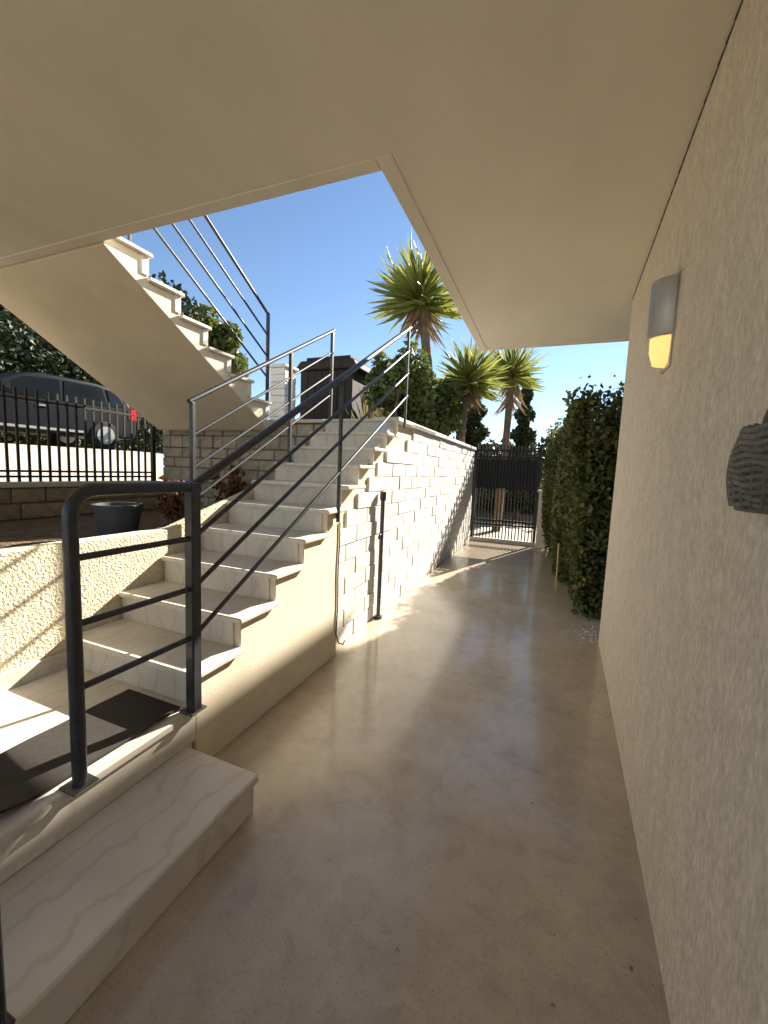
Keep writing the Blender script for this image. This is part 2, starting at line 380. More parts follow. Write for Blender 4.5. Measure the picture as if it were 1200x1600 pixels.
barm = MB().box(-0.011, 0.011, -0.011, 0.011, 0, 0.95).mesh('fence_bar', M_FENCE, Vector((0, 0, 0)), 0.002)
while y < 3.95:
    link('fence_bar', barm, FE, Vector((-5.03, y, 1.22))-ORG[FE]); y += 0.094
for zz in (1.262, 1.318, 2.05): box('fence_rail', M_FENCE, FE, -5.045, -5.015, 0.25, 4.0, zz, zz+0.022, 0.002)
for yy in (0.28, 2.1, 3.99): box('fence_post', M_FENCE, FE, -5.055, -5.005, yy-0.025, yy+0.025, 1.216, 2.22, 0.003)

# ------------------------------------------------------------------ white painted block wall along the walkway
WW = thing('white_block_wall', (-1.6, 5.9, 0), 'sunlit white painted block wall with coping along the walkway', 'wall')
MB().prism([(2.79, 0), (9.0, 0), (9.0, 2.0), (4.04, 2.0), (2.79, 1.11)], 'x', -1.74, -1.562).build('core', M_MORT, WW)
rows = 14; bh = 2.0/rows
for r in range(rows):
    y = 2.795-(0.2 if r % 2 else 0)
    while y < 8.99:
        wd = 0.42; ya, yb = max(y, 2.795), min(y+wd, 8.99)
        top = bh*(r+1)
        if yb-ya > 0.05:
            lim = 1.10+0.567*(ya-2.79)
            if top <= min(2.001, lim+0.03):
                block('block', M_WHITE, WW, (-1.566+random.uniform(-0.004, 0.005), (ya+yb)/2, bh*(r+0.5)), (0.05, round(yb-ya-0.008, 2), round(bh-0.007, 3)), 0.006, 0.004)
        y += wd
for k in range(9):
    a = 4.06+k*0.55; box('coping', M_WHITE, WW, -1.80, -1.505, a, a+0.546, 2.002, 2.058, 0.008)

# ------------------------------------------------------------------ railings
def bar(nm, parent, p0, p1, r, n=10, m=M_IRON): return MB().tube([p0, p1], r, n).build(nm, m, parent, smooth=True)
XR = -1.455
SR = thing('stair_railing', (XR, 1.34, 0.34), 'black tubular railing from the doormat up the walkway side of steps', 'railing')
ZB = (1.05, 0.82, 0.59, 0.36)     # bar heights over the platform
pa, pb = 0.845, 1.345
# rounded frame: left post bends into the top rail
fr = [(XR, pa, 0.345), (XR, pa, 1.30)]
for k in range(1, 6):
    t = k/6*math.pi/2; fr.append((XR, pa+0.085*(1-math.cos(t)), 1.30+0.09*math.sin(t)))
fr += [(XR, pa+0.09, 1.39), (XR, pb, 1.39)]
MB().tube(fr, 0.0235, 12).build('rounded_frame', M_IRON, SR, smooth=True)
MB().box(XR-0.026, XR+0.026, pb-0.026, pb+0.026, 0.345, 1.41).build('post', M_IRON, SR, 0.006)
for z in ZB[1:]: bar('rail', SR, (XR, pa, 0.34+z), (XR, pb, 0.34+z), 0.0125)
for yy in (pa, pb): box('foot_plate', M_IRON, SR, XR-0.045, XR+0.035, yy-0.045, yy+0.045, 0.341, 0.351, 0.003)
S1 = 0.17/0.30
yt = 4.14
for k, z in enumerate(ZB):
    r = 0.021 if k == 0 else 0.0115
    bar('sloping_rail', SR, (XR, pb, 0.34+z), (XR, yt, 0.34+z+S1*(yt-pb)), r, 12)
for yy in (2.70, 4.11):
    zb = 0.34+0.17*(int((yy-Y0)/RUN)+1)
    MB().box(XR-0.012, XR+0.012, yy-0.012, yy+0.012, zb-0.1, 0.34+1.05+S1*(yy-pb)-0.01).build('post', M_IRON, SR, 0.003)
XL = -2.36
LR = thing('inner_stair_railing', (XL, 2.19, 1.0), 'black tubular railing up the far side of steps above rendered wall', 'railing')
ya = 2.185
for k, z in enumerate((0, -0.23, -0.46, -0.69)):
    bar('sloping_rail', LR, (XL, ya-0.03 if k == 0 else ya, 1.915+z), (XL, 4.15, 1.915+z+S1*(4.15-ya)), 0.018 if k == 0 else 0.0105, 12)
for yy, zb in ((ya, 0.85), (3.345, 1.53), (4.12, 2.04)):
    MB().box(XL-0.016, XL+0.016, yy-0.016, yy+0.016, zb, 1.915+S1*(yy-ya)+0.0).build('post', M_IRON, LR, 0.003)
XU = -3.10
UR = thing('upper_stair_railing', (XU, 3.94, 2.1), 'slim dark railing along the upper flight against the blue sky', 'railing')
for k, z in enumerate((3.20, 2.965, 2.73, 2.50)):
    bar('sloping_rail', UR, (XU, 3.94, z), (XU, 2.07, z+0.593*1.87), 0.016 if k == 0 else 0.011, 10)
MB().box(XU-0.016, XU+0.016, 3.924, 3.956, 2.04, 3.215).build('post', M_IRON, UR, 0.003)
MB().box(XU-0.012, XU+0.012, 2.28, 2.304, 3.12, 4.18).build('post', M_IRON, UR, 0.003)
ER = thing('entrance_railing', (-1.10, 0.43, 0.17), 'black railing post at the near end of the low step', 'railing')
MB().box(-1.085, -1.035, 0.385, 0.435, 0.171, 1.25).build('post', M_IRON, ER, 0.006)
for z in (1.235, 0.9, 0.6): bar('rail', ER, (-1.06, 0.41, z), (-1.06, -0.9, z), 0.016)
box('foot_plate', M_IRON, ER, -1.11, -1.061, 0.36, 0.46, 0.1705, 0.18, 0.003)

# ------------------------------------------------------------------ doormat
DM = thing('doormat', (-1.69, 0.97, 0.341), 'dark ribbed rubber doormat with lifted corner on marble platform', 'doormat')
base = MB()
nx, ny = 8, 40
for i in range(ny+1):
    for j in range(nx+1):
        x = -1.86+0.345*j/nx; y = 0.60+0.72*i/ny
        u = max(0, 1-((x+1.515)**2+(y-0.60)**2)**0.5/0.2)
        base.v.append(Vector((x, y, 0.352+0.035*u*u+0.0015*math.sin(y*23))))
for i in range(ny):
    for j in range(nx):
        q = i*(nx+1)+j; base.f.append((q, q+1, q+nx+2, q+nx+1))
mo = base.build('mat_sheet', M_RUBBER, DM); sm = mo.modifiers.new('thick', 'SOLIDIFY'); sm.thickness = 0.008; sm.offset = -1
RB = MB()
for k in range(84):
    y = 0.606+k*0.0085; u0 = max(0, 1-((0.0)**2+(y-0.60)**2)**0.5/0.2)
    zr = 0.3525+0.0015*math.sin(y*23)
    RB.box(-1.855, -1.70, y, y+0.0042, zr, zr+0.0035)
    RB.box(-1.69, -1.54, y, y+0.0042, zr+0.008*u0*u0, zr+0.0035+0.012*u0*u0)
tag(RB.build('rib', mat('rib_rubber', (0.17, 0.145, 0.12), 0.7, 0.2, 60, 0), DM), kind='stuff')

# ------------------------------------------------------------------ gate
GY = 9.2
GA = thing('metal_gate', (-0.95, GY, 0), 'dark metal gate of narrow upright bars closing the walkway', 'gate')
gx0, gx1 = -1.53, -0.20
nb = 19
gm = MB().box(-0.013, 0.013, -0.013, 0.013, 0, 2.05).mesh('gate_bar', M_FENCE, Vector((0, 0, 0)), 0.002)
for k in range(nb):
    link('gate_bar', gm, GA, Vector((gx0+0.05+k*(gx1-gx0-0.1)/(nb-1), GY, 0.09))-ORG[GA])
for zz in (0.38, 0.47, 1.86, 2.0): box('gate_rail', M_FENCE, GA, gx0, gx1, GY-0.02, GY+0.02, zz, zz+0.04, 0.003)
for xx in (gx0, gx1): box('gate_stile', M_FENCE, GA, xx-0.03, xx+0.03, GY-0.025, GY+0.025, 0.05, 2.16, 0.003)
box('sheet_panel', M_FENCE, GA, gx0+0.032, gx1-0.032, GY+0.022, GY+0.028, 1.20, 1.84, 0)
box('threshold', mat('pale_sill', (0.55, 0.5, 0.42), 0.8, 0.1, 8, 0.2, 60), GA, -1.56, 0.5, GY-0.06, GY+0.12, 0.001, 0.085, 0.006)
GP = thing('gate_pillar', (-0.09, 9.1, 0), 'low pale pillar with flat cap at the ivy side of gate', 'pillar')
box('shaft', M_PLAS, GP, -0.16, 0.03, 9.0, 9.16, 0, 1.17, 0.008); box('cap', M_WHITE, GP, -0.20, 0.06, 8.97, 9.19, 1.171, 1.215, 0.006)

# ------------------------------------------------------------------ small things by the stair foot
SPp = thing('standpipe', (-1.50, 3.70, 0), 'slim blue grey standpipe with tap against white block wall', 'pipe')
MB().tube([(-1.50, 3.70, 0), (-1.50, 3.70, 1.24)], 0.021, 12).build('pipe', M_PIPE, SPp, smooth=True)
MB().tube([(-1.50, 3.70, 1.20), (-1.50, 3.70, 1.285)], 0.031, 12).build('cap', M_IRON, SPp, smooth=True)
MB().tube([(-1.50, 3.70, 0.86), (-1.50, 3.655, 0.86), (-1.50, 3.635, 0.82)], 0.012, 8).build('tap', M_IRON, SPp, smooth=True)
MB().tube([(-1.50, 3.70, 0.0), (-1.50, 3.70, 0.025)], 0.045, 14).build('flange', M_IRON, SPp, smooth=True)
cb = MB(); cp = [(-1.473, 2.765+0.006*math.sin(k*0.9), 1.08-k*0.075) for k in range(13)]; cp += [(-1.465, 2.79, 0.10), (-1.45, 2.84, 0.07), (-1.45, 2.87, 0.09)]
o = cb.tube(cp, 0.0055, 6).build('wall_cable', M_IRON, smooth=True)
tag(o, 'thin black cable running down the plaster edge by the white wall', 'cable')

# ------------------------------------------------------------------ lamp and basket on the roughcast wall
LY = 2.31; lx = wx(LY)
WLm = thing('wall_lamp', (lx, LY, 2.03), 'half round metal wall lamp with warm glowing underside on roughcast wall', 'lamp')
MB().lathe([(0.0, 2.415), (0.086, 2.415), (0.088, 2.40), (0.082, 2.17), (0.076, 2.16)], lx-0.012, LY, 18, math.pi/2, 3*math.pi/2).build('metal_shade', M_ALU, WLm, smooth=True)
MB().lathe([(0.072, 2.20), (0.069, 2.10), (0.052, 2.045), (0.0, 2.03)], lx-0.010, LY, 18, math.pi/2, 3*math.pi/2).build('diffuser', M_GLOW, WLm, smooth=True)
box('back_plate', M_ALU, WLm, lx-0.012, lx+0.01, LY-0.085, LY+0.085, 2.02, 2.43, 0.004)
BY = 1.05; bx = wx(BY)
BK = thing('wicker_basket', (bx, BY, 1.45), 'small dark wicker wall basket hanging from loop handle on stucco', 'basket')
for k in range(12):
    z = 1.462+k*0.0135; r = 0.082+0.022*math.sin(k/11*math.pi*0.9+0.25)
    ring = [(bx-0.012-r*0.55*math.sin(t), BY+r*math.cos(t), z+0.003*math.sin(7*t+k)) for t in [math.pi*q/22 for q in range(23)]]
    MB().tube(ring, 0.0075, 7).build('wicker_strand', M_WICK, BK, smooth=True)
for q in range(11):
    t = math.pi*(q+0.5)/11
    pts2 = [(bx-0.012-(0.082+0.022*math.sin(k/11*math.pi*0.9+0.25))*0.57*math.sin(t), BY+(0.082+0.022*math.sin(k/11*math.pi*0.9+0.25))*1.03*math.cos(t), 1.455+k*0.0138) for k in range(13)]
    MB().tube(pts2, 0.005, 6).build('stake', M_WICK, BK, smooth=True)
lp = [(bx-0.014, BY+0.05*math.cos(t), 1.625+0.045*math.sin(t)) for t in [math.pi*q/12 for q in range(13)]]
MB().tube(lp, 0.006, 7).build('loop_handle', M_WICK, BK, smooth=True)
_bp = [(bx-0.012-0.084*0.55*math.sin(t), BY+0.084*math.cos(t)) for t in [math.pi*q/14 for q in range(15)]]
MB().prism(_bp, 'z', 1.446, 1.456).build('base', M_WICK, BK, 0.002)

# ================================================================== PLANTS
def leafcards(mb, centers, size, up=0.3, aspect=1.6, rng=random):
    for c in centers:
        d = Vector((rng.gauss(0, 1), rng.gauss(0, 1), rng.gauss(0, 0.8)+up)).normalized()
        n2 = Vector((rng.gauss(0, 1), rng.gauss(0, 1), rng.gauss(0, 1))).cross(d).normalized(); s = size*rng.uniform(0.6, 1.3)
        a = d*s*aspect*0.5; b = n2*s*0.5; k = len(mb.v); up_ = d.cross(n2)*s*0.12
        mb.v += [c-a, c+b*0.9-a*0.1+up_, c+a, c-b*0.9-a*0.1+up_]; mb.f.append((k, k+1, k+2, k+3))
def fastmesh(mb, name, m, parent=None, kind=None):
    org = ORG[parent] if parent is not None else Vector((0, 0, 0))
    me = bpy.data.meshes.new(name); me.from_pydata([tuple(v-org) for v in mb.v], [], mb.f); me.materials.append(m)
    o = link(name, me, parent)
    if kind: o['kind'] = kind
    return o

def sword(name, m, L, wd, bend):
    v = []; f = []; n = 5
    for i in range(n+1):
        t = i/n; wv = wd*(0.55+0.9*t*(1-t)*2)*(1-t**3)+0.001; x = bend*t*t*L
        z = L*(t-abs(bend)*0.25*t*t)
        v += [(-x, -wv/2, z), (-x+wv*0.22, 0, z), (-x, wv/2, z)]
    for i in range(n):
        q = i*3; f += [(q, q+1, q+4, q+3), (q+1, q+2, q+5, q+4)]
    me = bpy.data.meshes.new(name); me.from_pydata(v, [], f); me.materials.append(m)
    for p in me.polygons: p.use_smooth = True
    return me
LV = [sword('leaf', M_YUC, 0.70, 0.052, b) for b in (0.08, 0.32, -0.25, 0.55)]
LD = [sword('dry_leaf', M_DEAD, 0.55, 0.05, b) for b in (0.15, 0.5, -0.2)]
def yucca(label, base, heads, lean, tr):
    t = thing('yucca_tree', base, label, 'yucca', 'yucca trees around the gate')
    for (hc, nl, sc, nd) in heads:
        b = Vector(base); hc = Vector(hc); mid = b.lerp(hc, 0.55)+Vector(lean)
        tp = []
        for i in range(9):
            s = i/8; p = b*(1-s)**2+mid*2*s*(1-s)+hc*s*s; tp.append(p)
        tk = MB().tube(tp, [tr*(1.15-0.35*i/8)*random.uniform(0.93, 1.07) for i in range(9)], 12).build('trunk', M_BARK, t, smooth=True)
        for k in range(nl):
            ph = k*2.39996+random.uniform(-0.3, 0.3); cz = 1-1.45*(k+0.5)/nl
            cz = max(-0.62, cz+random.uniform(-0.1, 0.1)); sr = math.sqrt(max(0, 1-cz*cz))
            d = Vector((sr*math.cos(ph), sr*math.sin(ph), cz))
            o = link('leaf', LV[3] if cz < -0.1 and random.random() < 0.6 else random.choice(LV[:3]), t, hc+d*0.05*sc-Vector((0, 0, 0.12*sc*(1-cz)/1.6))-ORG[t])
            q = d.to_track_quat('Z', 'Y'); q = q @ Quaternion((0, 0, 1), random.uniform(0, 6.28) if cz > -0.1 else 0)
            o.rotation_mode = 'QUATERNION'; o.rotation_quaternion = q
            s = sc*random.uniform(0.75, 1.12); o.scale = (s, s*1.05, s)
        for k in range(nd):
            ph = random.uniform(0, 6.28); cz = random.uniform(-1, -0.72); sr = math.sqrt(max(0, 1-cz*cz))
            d = Vector((sr*math.cos(ph), sr*math.sin(ph), cz)); s0 = random.uniform(0.80, 0.99)
            p = tp[0]*(1-s0)**2+mid*2*s0*(1-s0)+hc*s0*s0
            o = link('dry_leaf', random.choice(LD), t, p+Vector((d.x, d.y, 0))*tr*0.7-ORG[t]); o.rotation_mode = 'QUATERNION'
            o.rotation_quaternion = d.to_track_quat('Z', 'Y'); s = sc*random.uniform(0.6, 1.0); o.scale = (s, s, s)
    return t
y1h = on_y(656, 462, 7.0)
yucca('tall yucca with one round leaf head rising above the wall coping', (-1.98, 7.0, 1.98), [((y1h.x, y1h.y, y1h.z), 260, 1.24, 70)], (0.10, 0, 0), 0.085)
h2 = on_y(733, 590, 8.2); h3 = on_y(800, 580, 11.2)
yucca('shorter yucca with one leaf head beside the far end of wall', (-1.74, 8.25, 1.98), [((h2.x, h2.y, h2.z), 190, 1.15, 80)], (0.0, 0, 0), 0.08)
yucca('yucca standing in the open just beyond the gate', (h3.x-0.12, 11.2, -0.01), [((h3.x, h3.y, h3.z), 170, 1.3, 60)], (0.05, 0, 0), 0.10)

# ivy along the right side of the walkway
IV = thing('ivy_hedge', (0.4, 7, 0), 'dense dark green ivy hedge between the wall end and gate', 'hedge')
rng = random.Random(3)
def hx(y, z): # walkway side face of the ivy: bulges at head height
    b = 0.40-(y-4.85)*0.075
    return b-0.16*math.sin(min(1, z/2.2)*math.pi*0.75)-0.10*math.sin(y*2.1+z*1.7)*0.6-0.05*math.sin(y*5+z*4)
core = MB(); ny = 24; nz = 9
for i in range(ny+1):
    for j in range(nz+1):
        y = 4.95+4.1*i/ny; z = 2.15*j/nz; core.v.append(Vector((hx(y, z)+0.10, y, z)))
for i in range(ny):
    for j in range(nz): q = i*(nz+1)+j; core.f.append((q, q+1, q+nz+2, q+nz+1))
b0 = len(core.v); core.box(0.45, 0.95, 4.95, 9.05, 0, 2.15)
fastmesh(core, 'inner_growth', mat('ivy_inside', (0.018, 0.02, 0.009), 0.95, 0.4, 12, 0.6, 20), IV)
iv = MB(); cs = []
for k in range(30000):
    y = 4.86+4.3*rng.random()**1.35; z = 2.35*rng.random()
    dep = abs(rng.gauss(0, 0.055)); x = hx(y, z)+0.10-0.10*rng.random()-0.02+dep
    top = 2.18+0.14*math.sin(y*3.1)+0.10*math.sin(y*7.7+1)
    if z < top: cs.append(Vector((x, y, z)))
for k in range(6500):
    x = rng.uniform(-0.12, 1.0); y = rng.uniform(4.8, 9.1)
    if x > hx(y, 2.1)-0.05: cs.append(Vector((x, y, 2.12+0.16*math.sin(y*3.1)+0.12*math.sin(y*7.7+1)+abs(rng.gauss(0, 0.10)))))
for k in range(3600):
    x = rng.uniform(0.35, 1.0); z = 2.3*rng.random(); cs.append(Vector((x, 4.86+rng.gauss(0, 0.05), z)))
leafcards(iv, cs, 0.050, 0.1, 1.35, rng)
fastmesh(iv, 'foliage', M_IVY, IV, 'stuff')
tw = MB()
for k in range(46):
    x = rng.uniform(0.05, 0.8); y = rng.uniform(4.85, 8.8); z = 2.2
    p = [Vector((x, y, z))]
    for q in range(4): p.append(p[-1]+Vector((rng.gauss(0, 0.03), rng.gauss(0, 0.03), rng.uniform(0.04, 0.09))))
    tw.tube(p, [0.004, 0.0035, 0.003, 0.002, 0.001], 4)
    lc = [pp+Vector((rng.gauss(0, 0.02), rng.gauss(0, 0.02), 0)) for pp in p[1:] for _ in range(3)]
    leafcards(tw, lc, 0.045, 0.2, 1.5, rng)
fastmesh(tw, 'shoots', M_IVY, IV, 'stuff')
o = MB().tube([(0.20, 5.82, 0), (0.19, 5.83, 0.62)], 0.012, 8).build('garden_stake', mat('cane', (0.5, 0.42, 0.26), 0.7, 0.15, 20, 0.2, 60), smooth=True)
tag(o, 'short pale garden cane standing at the foot of ivy', 'stake')
pt = MB()
for k in range(46):
    c = Vector((0.47+rng.gauss(0, 0.06), 4.25+rng.gauss(0, 0.2), 0.006)); c.x = min(c.x, 0.53)
    a = rng.uniform(0, 6.28); s = rng.uniform(0.008, 0.02); d = Vector((math.cos(a), math.sin(a), 0)); e = Vector((-d.y, d.x, 0))
    q = len(pt.v); pt.v += [c-d*s, c+e*s*0.6+Vector((0, 0, 0.006)), c+d*s, c-e*s*0.6+Vector((0, 0, 0.004))]; pt.f.append((q, q+1, q+2, q+3))
tag(fastmesh(pt, 'fallen_petals', M_PETAL), 'small white petals scattered on the concrete by wall end', 'petals', kind='stuff')

def bush(name, label, c, rx, ry, rz, n, size, m, cat='bush', group=None, seed=1, stems=6, up=0.3, aspect=1.6):
    rg = random.Random(seed); t = thing(name, c, label, cat, group); c = Vector(c); mb = MB(); cs = []
    cl = [(Vector((rg.gauss(0, 0.42)*rx, rg.gauss(0, 0.42)*ry, rz*(0.35+0.62*rg.random()))), rg.uniform(0.22, 0.42)) for _ in range(14)]
    for k in range(n):
        cc, r = rg.choice(cl); d = Vector((rg.gauss(0, 1), rg.gauss(0, 1), rg.gauss(0, 1))).normalized()
        cs.append(c+cc+Vector((d.x*rx*r, d.y*ry*r, d.z*rz*r))*(rg.random()**0.4))
    leafcards(mb, cs, size, up, aspect, rg); fastmesh(mb, 'foliage', m, t, 'stuff')
    for k in range(stems):
        cc, r = cl[k]
        MB().tube([c+Vector((rg.gauss(0, 0.05), rg.gauss(0, 0.05), 0)), c+cc*0.5+Vector((rg.gauss(0, 0.04), 0, 0)), c+cc], [0.03*rz, 0.02*rz, 0.008*rz], 6).build('stem', M_BARK, t)
    return t
# shrubs of the raised garden
bush('shrub', 'yellow green leafy shrub behind the top of the marble steps', (-2.55, 6.6, 1.98), 0.75, 0.6, 1.25, 4200, 0.075, M_SHRUB, seed=4)
bush('shrub', 'dense green shrub under the tall yucca beside wall coping', (-1.98, 7.6, 1.98), 0.45, 0.7, 1.0, 3000, 0.07, M_SHRUB, seed=5)
bush('dry_plant', 'small dry reddish plant in the shaded bed beside the railing', (-3.0, 2.62, 0.84), 0.20, 0.18, 0.42, 420, 0.05, leafmat('rusty_leaf', (0.12, 0.045, 0.02), (0.22, 0.10, 0.05), 0.6, 0.2), 'plant', seed=6)
bush('dry_plant', 'low rusty leaved plant at the foot of grey stone wall', (-3.55, 3.8, 0.84), 0.22, 0.18, 0.55, 420, 0.05, MATS['rusty_leaf'], 'plant', seed=8)
PT = thing('plant_pot', (-3.25, 2.25, 0.84), 'plain dark blue grey plant pot in the shaded bed', 'pot')
MB().lathe([(0.0, 0.845), (0.13, 0.845), (0.17, 1.10), (0.18, 1.10), (0.18, 1.13), (0.16, 1.13), (0.155, 1.08), (0, 1.08)], -3.25, 2.25, 20).build('pot', M_TERRA, PT, smooth=True)
MB().lathe([(0.155, 1.085), (0.0, 1.10)], -3.25, 2.25, 20).build('soil', M_SOIL, PT)
# spiky tuft silhouettes right of the dark box
def tuft(label, base, n, L, m, seed):
    rg = random.Random(seed); t = thing('spiky_plant', base, label, 'plant'); mb = MB(); b = Vector(base)
    for k in range(n):
        a = rg.uniform(0, 6.28); el = rg.uniform(0.5, 1.5); d = Vector((math.cos(a)*math.cos(el), math.sin(a)*math.cos(el), math.sin(el)))
        s = d.cross(Vector((0, 0, 1))).normalized()*0.02; l = L*rg.uniform(0.6, 1.1); e = b+d*l; m1 = b+d*l*0.55+Vector((0, 0, 0.03)); q = len(mb.v)
        mb.v += [b-s, b+s, m1+s*0.8, m1-s*0.8, e]; mb.f += [(q, q+1, q+2, q+3), (q+3, q+2, q+4)]
    fastmesh(mb, 'blades', m, t, 'stuff'); return t
p = on_y(575, 600, 7.2); tuft('upright dry spiky plant beside the dark garden box', (p.x, 7.2, 1.98), 120, p.z-1.98+0.12, M_GRASS, 11)
p = on_y(610, 590, 7.9); tuft('second dry spiky clump behind the leafy shrub', (p.x, 7.9, 1.98), 110, p.z-1.98, M_GRASS, 12)

# dark garden box with overhanging lid
a = on_y(470, 568, 6.5); b = on_y(552, 568, 6.5)
HB = thing('garden_box', ((a.x+b.x)/2, 6.9, 1.98), 'dark timber garden box with flat overhanging lid behind the landing', 'garden box')
for k in range(7):
    wdt = (b.x-a.x)/7; box('board', M_DARKW, HB, a.x+k*wdt+0.004, a.x+(k+1)*wdt-0.004, 6.50, 6.53, 1.985, a.z-0.15, 0.004)
box('carcass', M_DARKW, HB, a.x+0.01, b.x-0.01, 6.531, 7.3, 1.985, a.z-0.16, 0.004)
MB().prism([(a.x-0.10, a.z-0.14), (b.x+0.12, a.z-0.14), (b.x+0.02, a.z+0.02), (a.x+0.04, a.z+0.02)], 'y', 6.42, 7.4).build('hipped_cover', M_DARKW, HB, 0.02)
box('lid', M_DARKW, HB, a.x+0.12, b.x-0.06, 6.5, 7.3, a.z+0.021, a.z+0.09, 0.006)
# white stone pier by the upper flight
SPR = thing('stone_pier', (-3.95, 5.4, 2.04), 'pale coursed stone pier on the landing by upper railing', 'pier')
for k in range(9):
    block('course', M_WHITE, SPR, (-3.95+random.uniform(-0.006, 0.006), 5.4, 2.041+0.104*k+0.05), (0.28, 0.3, 0.1), 0.01, 0.006)
box('cap', M_WHITE, SPR, -4.12, -3.78, 5.22, 5.58, 2.98, 3.02, 0.006)

# ------------------------------------------------------------------ trees far off
def tree(name, label, base, h, tr, crown_r, n, size, m, seed, cat='tree', group=None, conifer=False):
    rg = random.Random(seed); t = thing(name, base, label, cat, group); b = Vector(base)
    tp = [b+Vector((rg.gauss(0, 0.03)*i, rg.gauss(0, 0.03)*i, h*(0.95 if conifer else 0.62)*i/6)) for i in range(7)]
    MB().tube(tp, [tr*(1-0.75*i/6) for i in range(7)], 8).build('trunk', M_BARK, t, smooth=True)
    mb = MB(); cs = []
    if conifer:
        for k in range(n):
            s = rg.random()**0.8; z = h*(0.06+0.94*s); r = crown_r*(1-s)**0.75*(0.75+0.35*math.sin(z*9+rg.random()))*rg.random()**0.35; an = rg.uniform(0, 6.28)
            cs.append(b+Vector((r*math.cos(an), r*math.sin(an), z)))
    else:
        cl = []
        for k in range(26):
            d = Vector((rg.gauss(0, 1), rg.gauss(0, 1), rg.gauss(0, 0.8))).normalized()*rg.random()**0.4
            cl.append((b+Vector((d.x*crown_r, d.y*crown_r, h*0.66+d.z*h*0.32)), rg.uniform(0.2, 0.36)*crown_r))
        for cc, r in cl[:9]: MB().tube([tp[3].lerp(tp[6], rg.random()), cc], [tr*0.3, tr*0.08], 5).build('limb', M_BARK, t)
        for k in range(n):
            cc, r = rg.choice(cl); d = Vector((rg.gauss(0, 1), rg.gauss(0, 1), rg.gauss(0, 0.8))).normalized()
            cs.append(cc+d*r*rg.random()**0.35)
    leafcards(mb, cs, size, 0.1, 1.6, rg); fastmesh(mb, 'crown', m, t, 'stuff'); return t
tree('broad_tree', 'large dark tree overhanging the street behind the parked car', (-16.5, 9.0, 2.1), 7.2, 0.3, 4.2, 16000, 0.17, M_CONI, 21)
tree('broad_tree', 'dark leafy tree farther along the street behind upper railing', (-15.5, 15.6, 1.9), 6.7, 0.3, 2.1, 7000, 0.22, M_SHRUB, 22)
tree('cypress', 'narrow dark conifer beyond the gate', (-0.95, 15.0, -0.02), 5.0, 0.12, 0.75, 5200, 0.12, M_CONI, 23, 'conifer', conifer=True)
tree('cypress', 'second dark conifer left of the one beyond the gate', (-2.5, 14.0, -0.02), 4.9, 0.14, 0.95, 5600, 0.13, M_CONI, 24, 'conifer', conifer=True)
HG = thing('roadside_hedge', (-0.8, 18, -0.03), 'low dark hedge on the far side of the paving beyond gate', 'hedge')
rg = random.Random(31); mb = MB()
leafcards(mb, [Vector((rg.uniform(-7, 6), 17.5+rg.gauss(0, 0.6), 2.6*rg.random()**0.8*(1+0.15*math.sin(rg.random()*9)))) for _ in range(7000)], 0.2, 0.1, 1.5, rg)
fastmesh(mb, 'foliage', M_CONI, HG, 'stuff')
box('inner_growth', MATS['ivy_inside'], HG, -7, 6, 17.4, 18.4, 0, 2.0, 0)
bush('shrub', 'pale green bush low behind the parked car', (-8.3, 8.2, 1.79), 0.8, 0.8, 1.1, 2400, 0.10, M_SHRUB, seed=14)
tree('broad_tree', 'distant tree low on the skyline behind the garden box', (-10.5, 24, 1.97), 4.6, 0.2, 2.8, 5000, 0.24, M_CONI, 26)
tree('broad_tree', 'dark tree behind the shrubs of the raised garden', (-4.3, 13.5, 1.97), 2.5, 0.12, 1.5, 4200, 0.16, M_CONI, 27)

# house added beyond the ivy, hidden by the wall, only to shade the walkway
NH = thing('added_shade_house', (4.6, 10.8, 0), 'plain rendered house added out of view to shade the walkway', 'house')
box('walls', M_HOUSE, NH, 1.75, 7.5, 8.2, 12.2, -0.02, 5.6, 0.01)
MB().prism([(1.6, 5.601), (7.65, 5.601), (4.6, 6.4)], 'y', 8.05, 12.35).build('roof', mat('roof_tile', (0.34, 0.15, 0.08), 0.85, 0.2, 8, 0.5, 30), NH)
for yy in (9.0, 10.9):
    wdo = box('window', mat('frame_white', (0.75, 0.73, 0.68), 0.6, 0.04, 10, 0), NH, 1.70, 1.749, yy, yy+0.9, 3.4, 4.6, 0.004); box('pane', M_GLASSD, wdo, 1.69, 1.699, yy+0.08, yy+0.82, 3.48, 4.52, 0)

# ------------------------------------------------------------------ parked car
cy1 = 7.12; cx = -9.5; zg = 1.70
CA = thing('parked_car', (cx-0.85, cy1-2.1, zg), 'dark blue hatchback parked on the street behind the iron fence', 'car')
def cpt(y, z): return (cy1-4.15+y, zg+z)
bodyp = [(0.05, 0.28), (0.0, 0.5), (0.08, 0.72), (0.95, 0.92), (1.75, 1.36), (2.1, 1.44), (3.2, 1.45), (3.75, 1.36), (4.05, 0.98), (4.15, 0.82), (4.13, 0.42), (4.05, 0.26)]
o = MB().prism([cpt(*q) for q in bodyp], 'x', cx-1.72, cx).build('body', M_CARP, CA, 0.07, True, 3)
side = MB().prism([cpt(*q) for q in ((1.25, 0.96), (1.86, 1.31), (2.45, 1.36), (2.45, 0.95))], 'x', cx+0.001, cx+0.012).build('window', M_GLASSD, CA, 0.004)
MB().prism([cpt(*q) for q in ((2.53, 0.95), (2.53, 1.36), (3.3, 1.36), (3.42, 0.98))], 'x', cx+0.001, cx+0.012).build('window', M_GLASSD, CA, 0.004)
MB().prism([cpt(*q) for q in ((3.5, 0.99), (3.4, 1.34), (3.62, 1.29), (3.86, 1.0))], 'x', cx+0.001, cx+0.012).build('window', M_GLASSD, CA, 0.004)
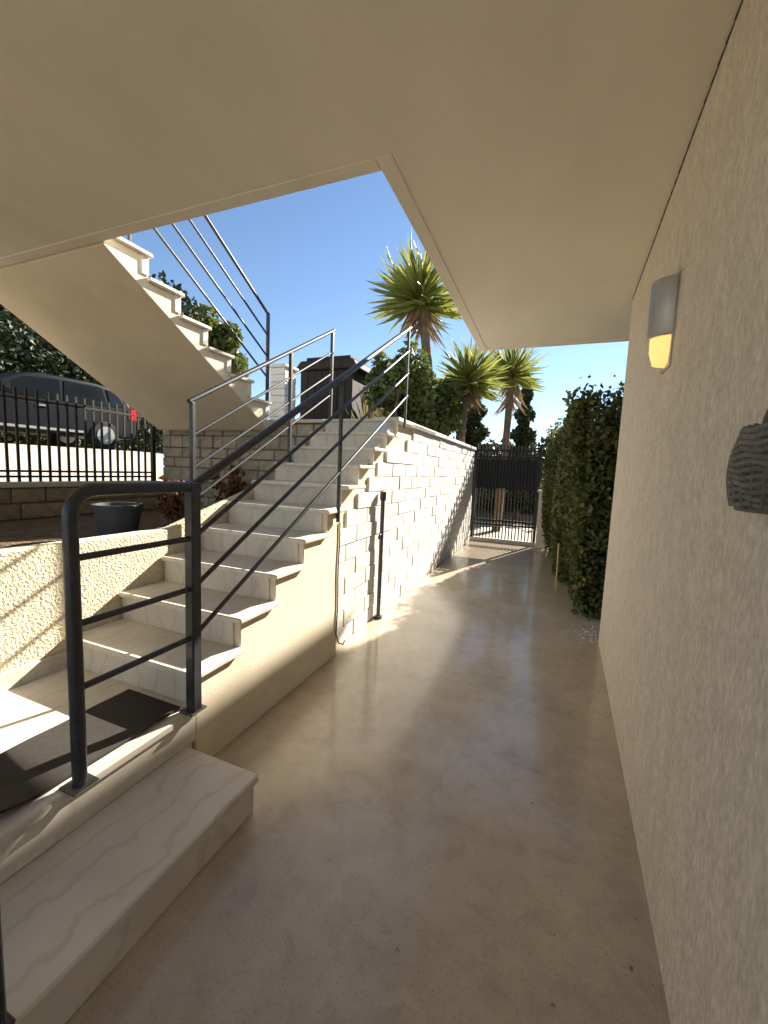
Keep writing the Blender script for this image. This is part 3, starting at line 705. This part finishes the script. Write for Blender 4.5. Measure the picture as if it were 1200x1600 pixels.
for yy in (0.85, 3.35):
    y, z = cpt(yy, 0.31)
    for xx in (cx-1.55, cx-0.13):
        wh = MB().tube([(xx-0.10, y, z), (xx+0.16, y, z)], 0.31, 24).build('wheel', M_TYRE, CA, 0.02, True)
        MB().tube([(xx+0.161, y, z), (xx+0.172, y, z)], 0.20, 18).build('rim', M_ALLOY, wh, 0.004)
y, z = cpt(4.02, 0.86)
for xx in (cx-0.20, cx-1.70): box('tail_light', M_RED, CA, xx, xx+0.215, y-0.10, y+0.16, z-0.14, z+0.12, 0.02)
y, z = cpt(0.12, 0.62)
for xx in (cx-0.30, cx-1.65): box('headlight', M_ALLOY, CA, xx, xx+0.25, y-0.10, y+0.10, z-0.07, z+0.07, 0.02)
y, z = cpt(2.05, 0.78); box('door_handle', M_ALLOY, CA, cx+0.001, cx+0.03, y, y+0.18, z, z+0.03, 0.004)
y, z = cpt(1.45, 0.98); box('mirror', M_CARP, CA, cx+0.02, cx+0.18, y-0.08, y+0.08, z, z+0.14, 0.02)
y, z = cpt(0.4, 0.34); box('sill_trim', M_ALLOY, CA, cx+0.001, cx+0.015, y+0.8, y+2.5, z-0.02, z+0.03, 0.003)

HC = thing('street_hedge', (-13.2, 6.5, 1.7), 'tall dark hedge along the street behind the parked car', 'hedge')
rg = random.Random(41); mb = MB()
leafcards(mb, [Vector((-12.9+rg.gauss(0, 0.35), rg.uniform(-2, 11.5), 1.72+3.1*rg.random()**0.85+0.25*math.sin(rg.random()*9))) for _ in range(20000)], 0.105, 0.1, 1.5, rg)
fastmesh(mb, 'foliage', M_CONI, HC, 'stuff')
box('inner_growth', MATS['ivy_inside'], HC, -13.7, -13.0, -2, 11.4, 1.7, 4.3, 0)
rg = random.Random(52); mb = MB()
for k in range(150):
    if k < 80: c = Vector((rg.uniform(-1.3, 0.42), rg.uniform(0.7, 8.5), 0.004))
    else:
        y = rg.uniform(0.8, 4.0); c = Vector((wx(y)-abs(rg.gauss(0.02, 0.035)), y, 0.004))
    a = rg.uniform(0, 6.28); s_ = rg.uniform(0.003, 0.010); d = Vector((math.cos(a), math.sin(a), 0)); e = Vector((-d.y, d.x, 0))*rg.uniform(0.15, 0.5)
    q = len(mb.v); mb.v += [c-d*s_, c+e*s_+Vector((0, 0, 0.004)), c+d*s_, c-e*s_+Vector((0, 0, 0.002))]; mb.f.append((q, q+1, q+2, q+3))
tag(fastmesh(mb, 'leaf_litter', M_DEAD), 'tiny dry leaf scraps and grit on the concrete walkway', 'litter', kind='stuff')
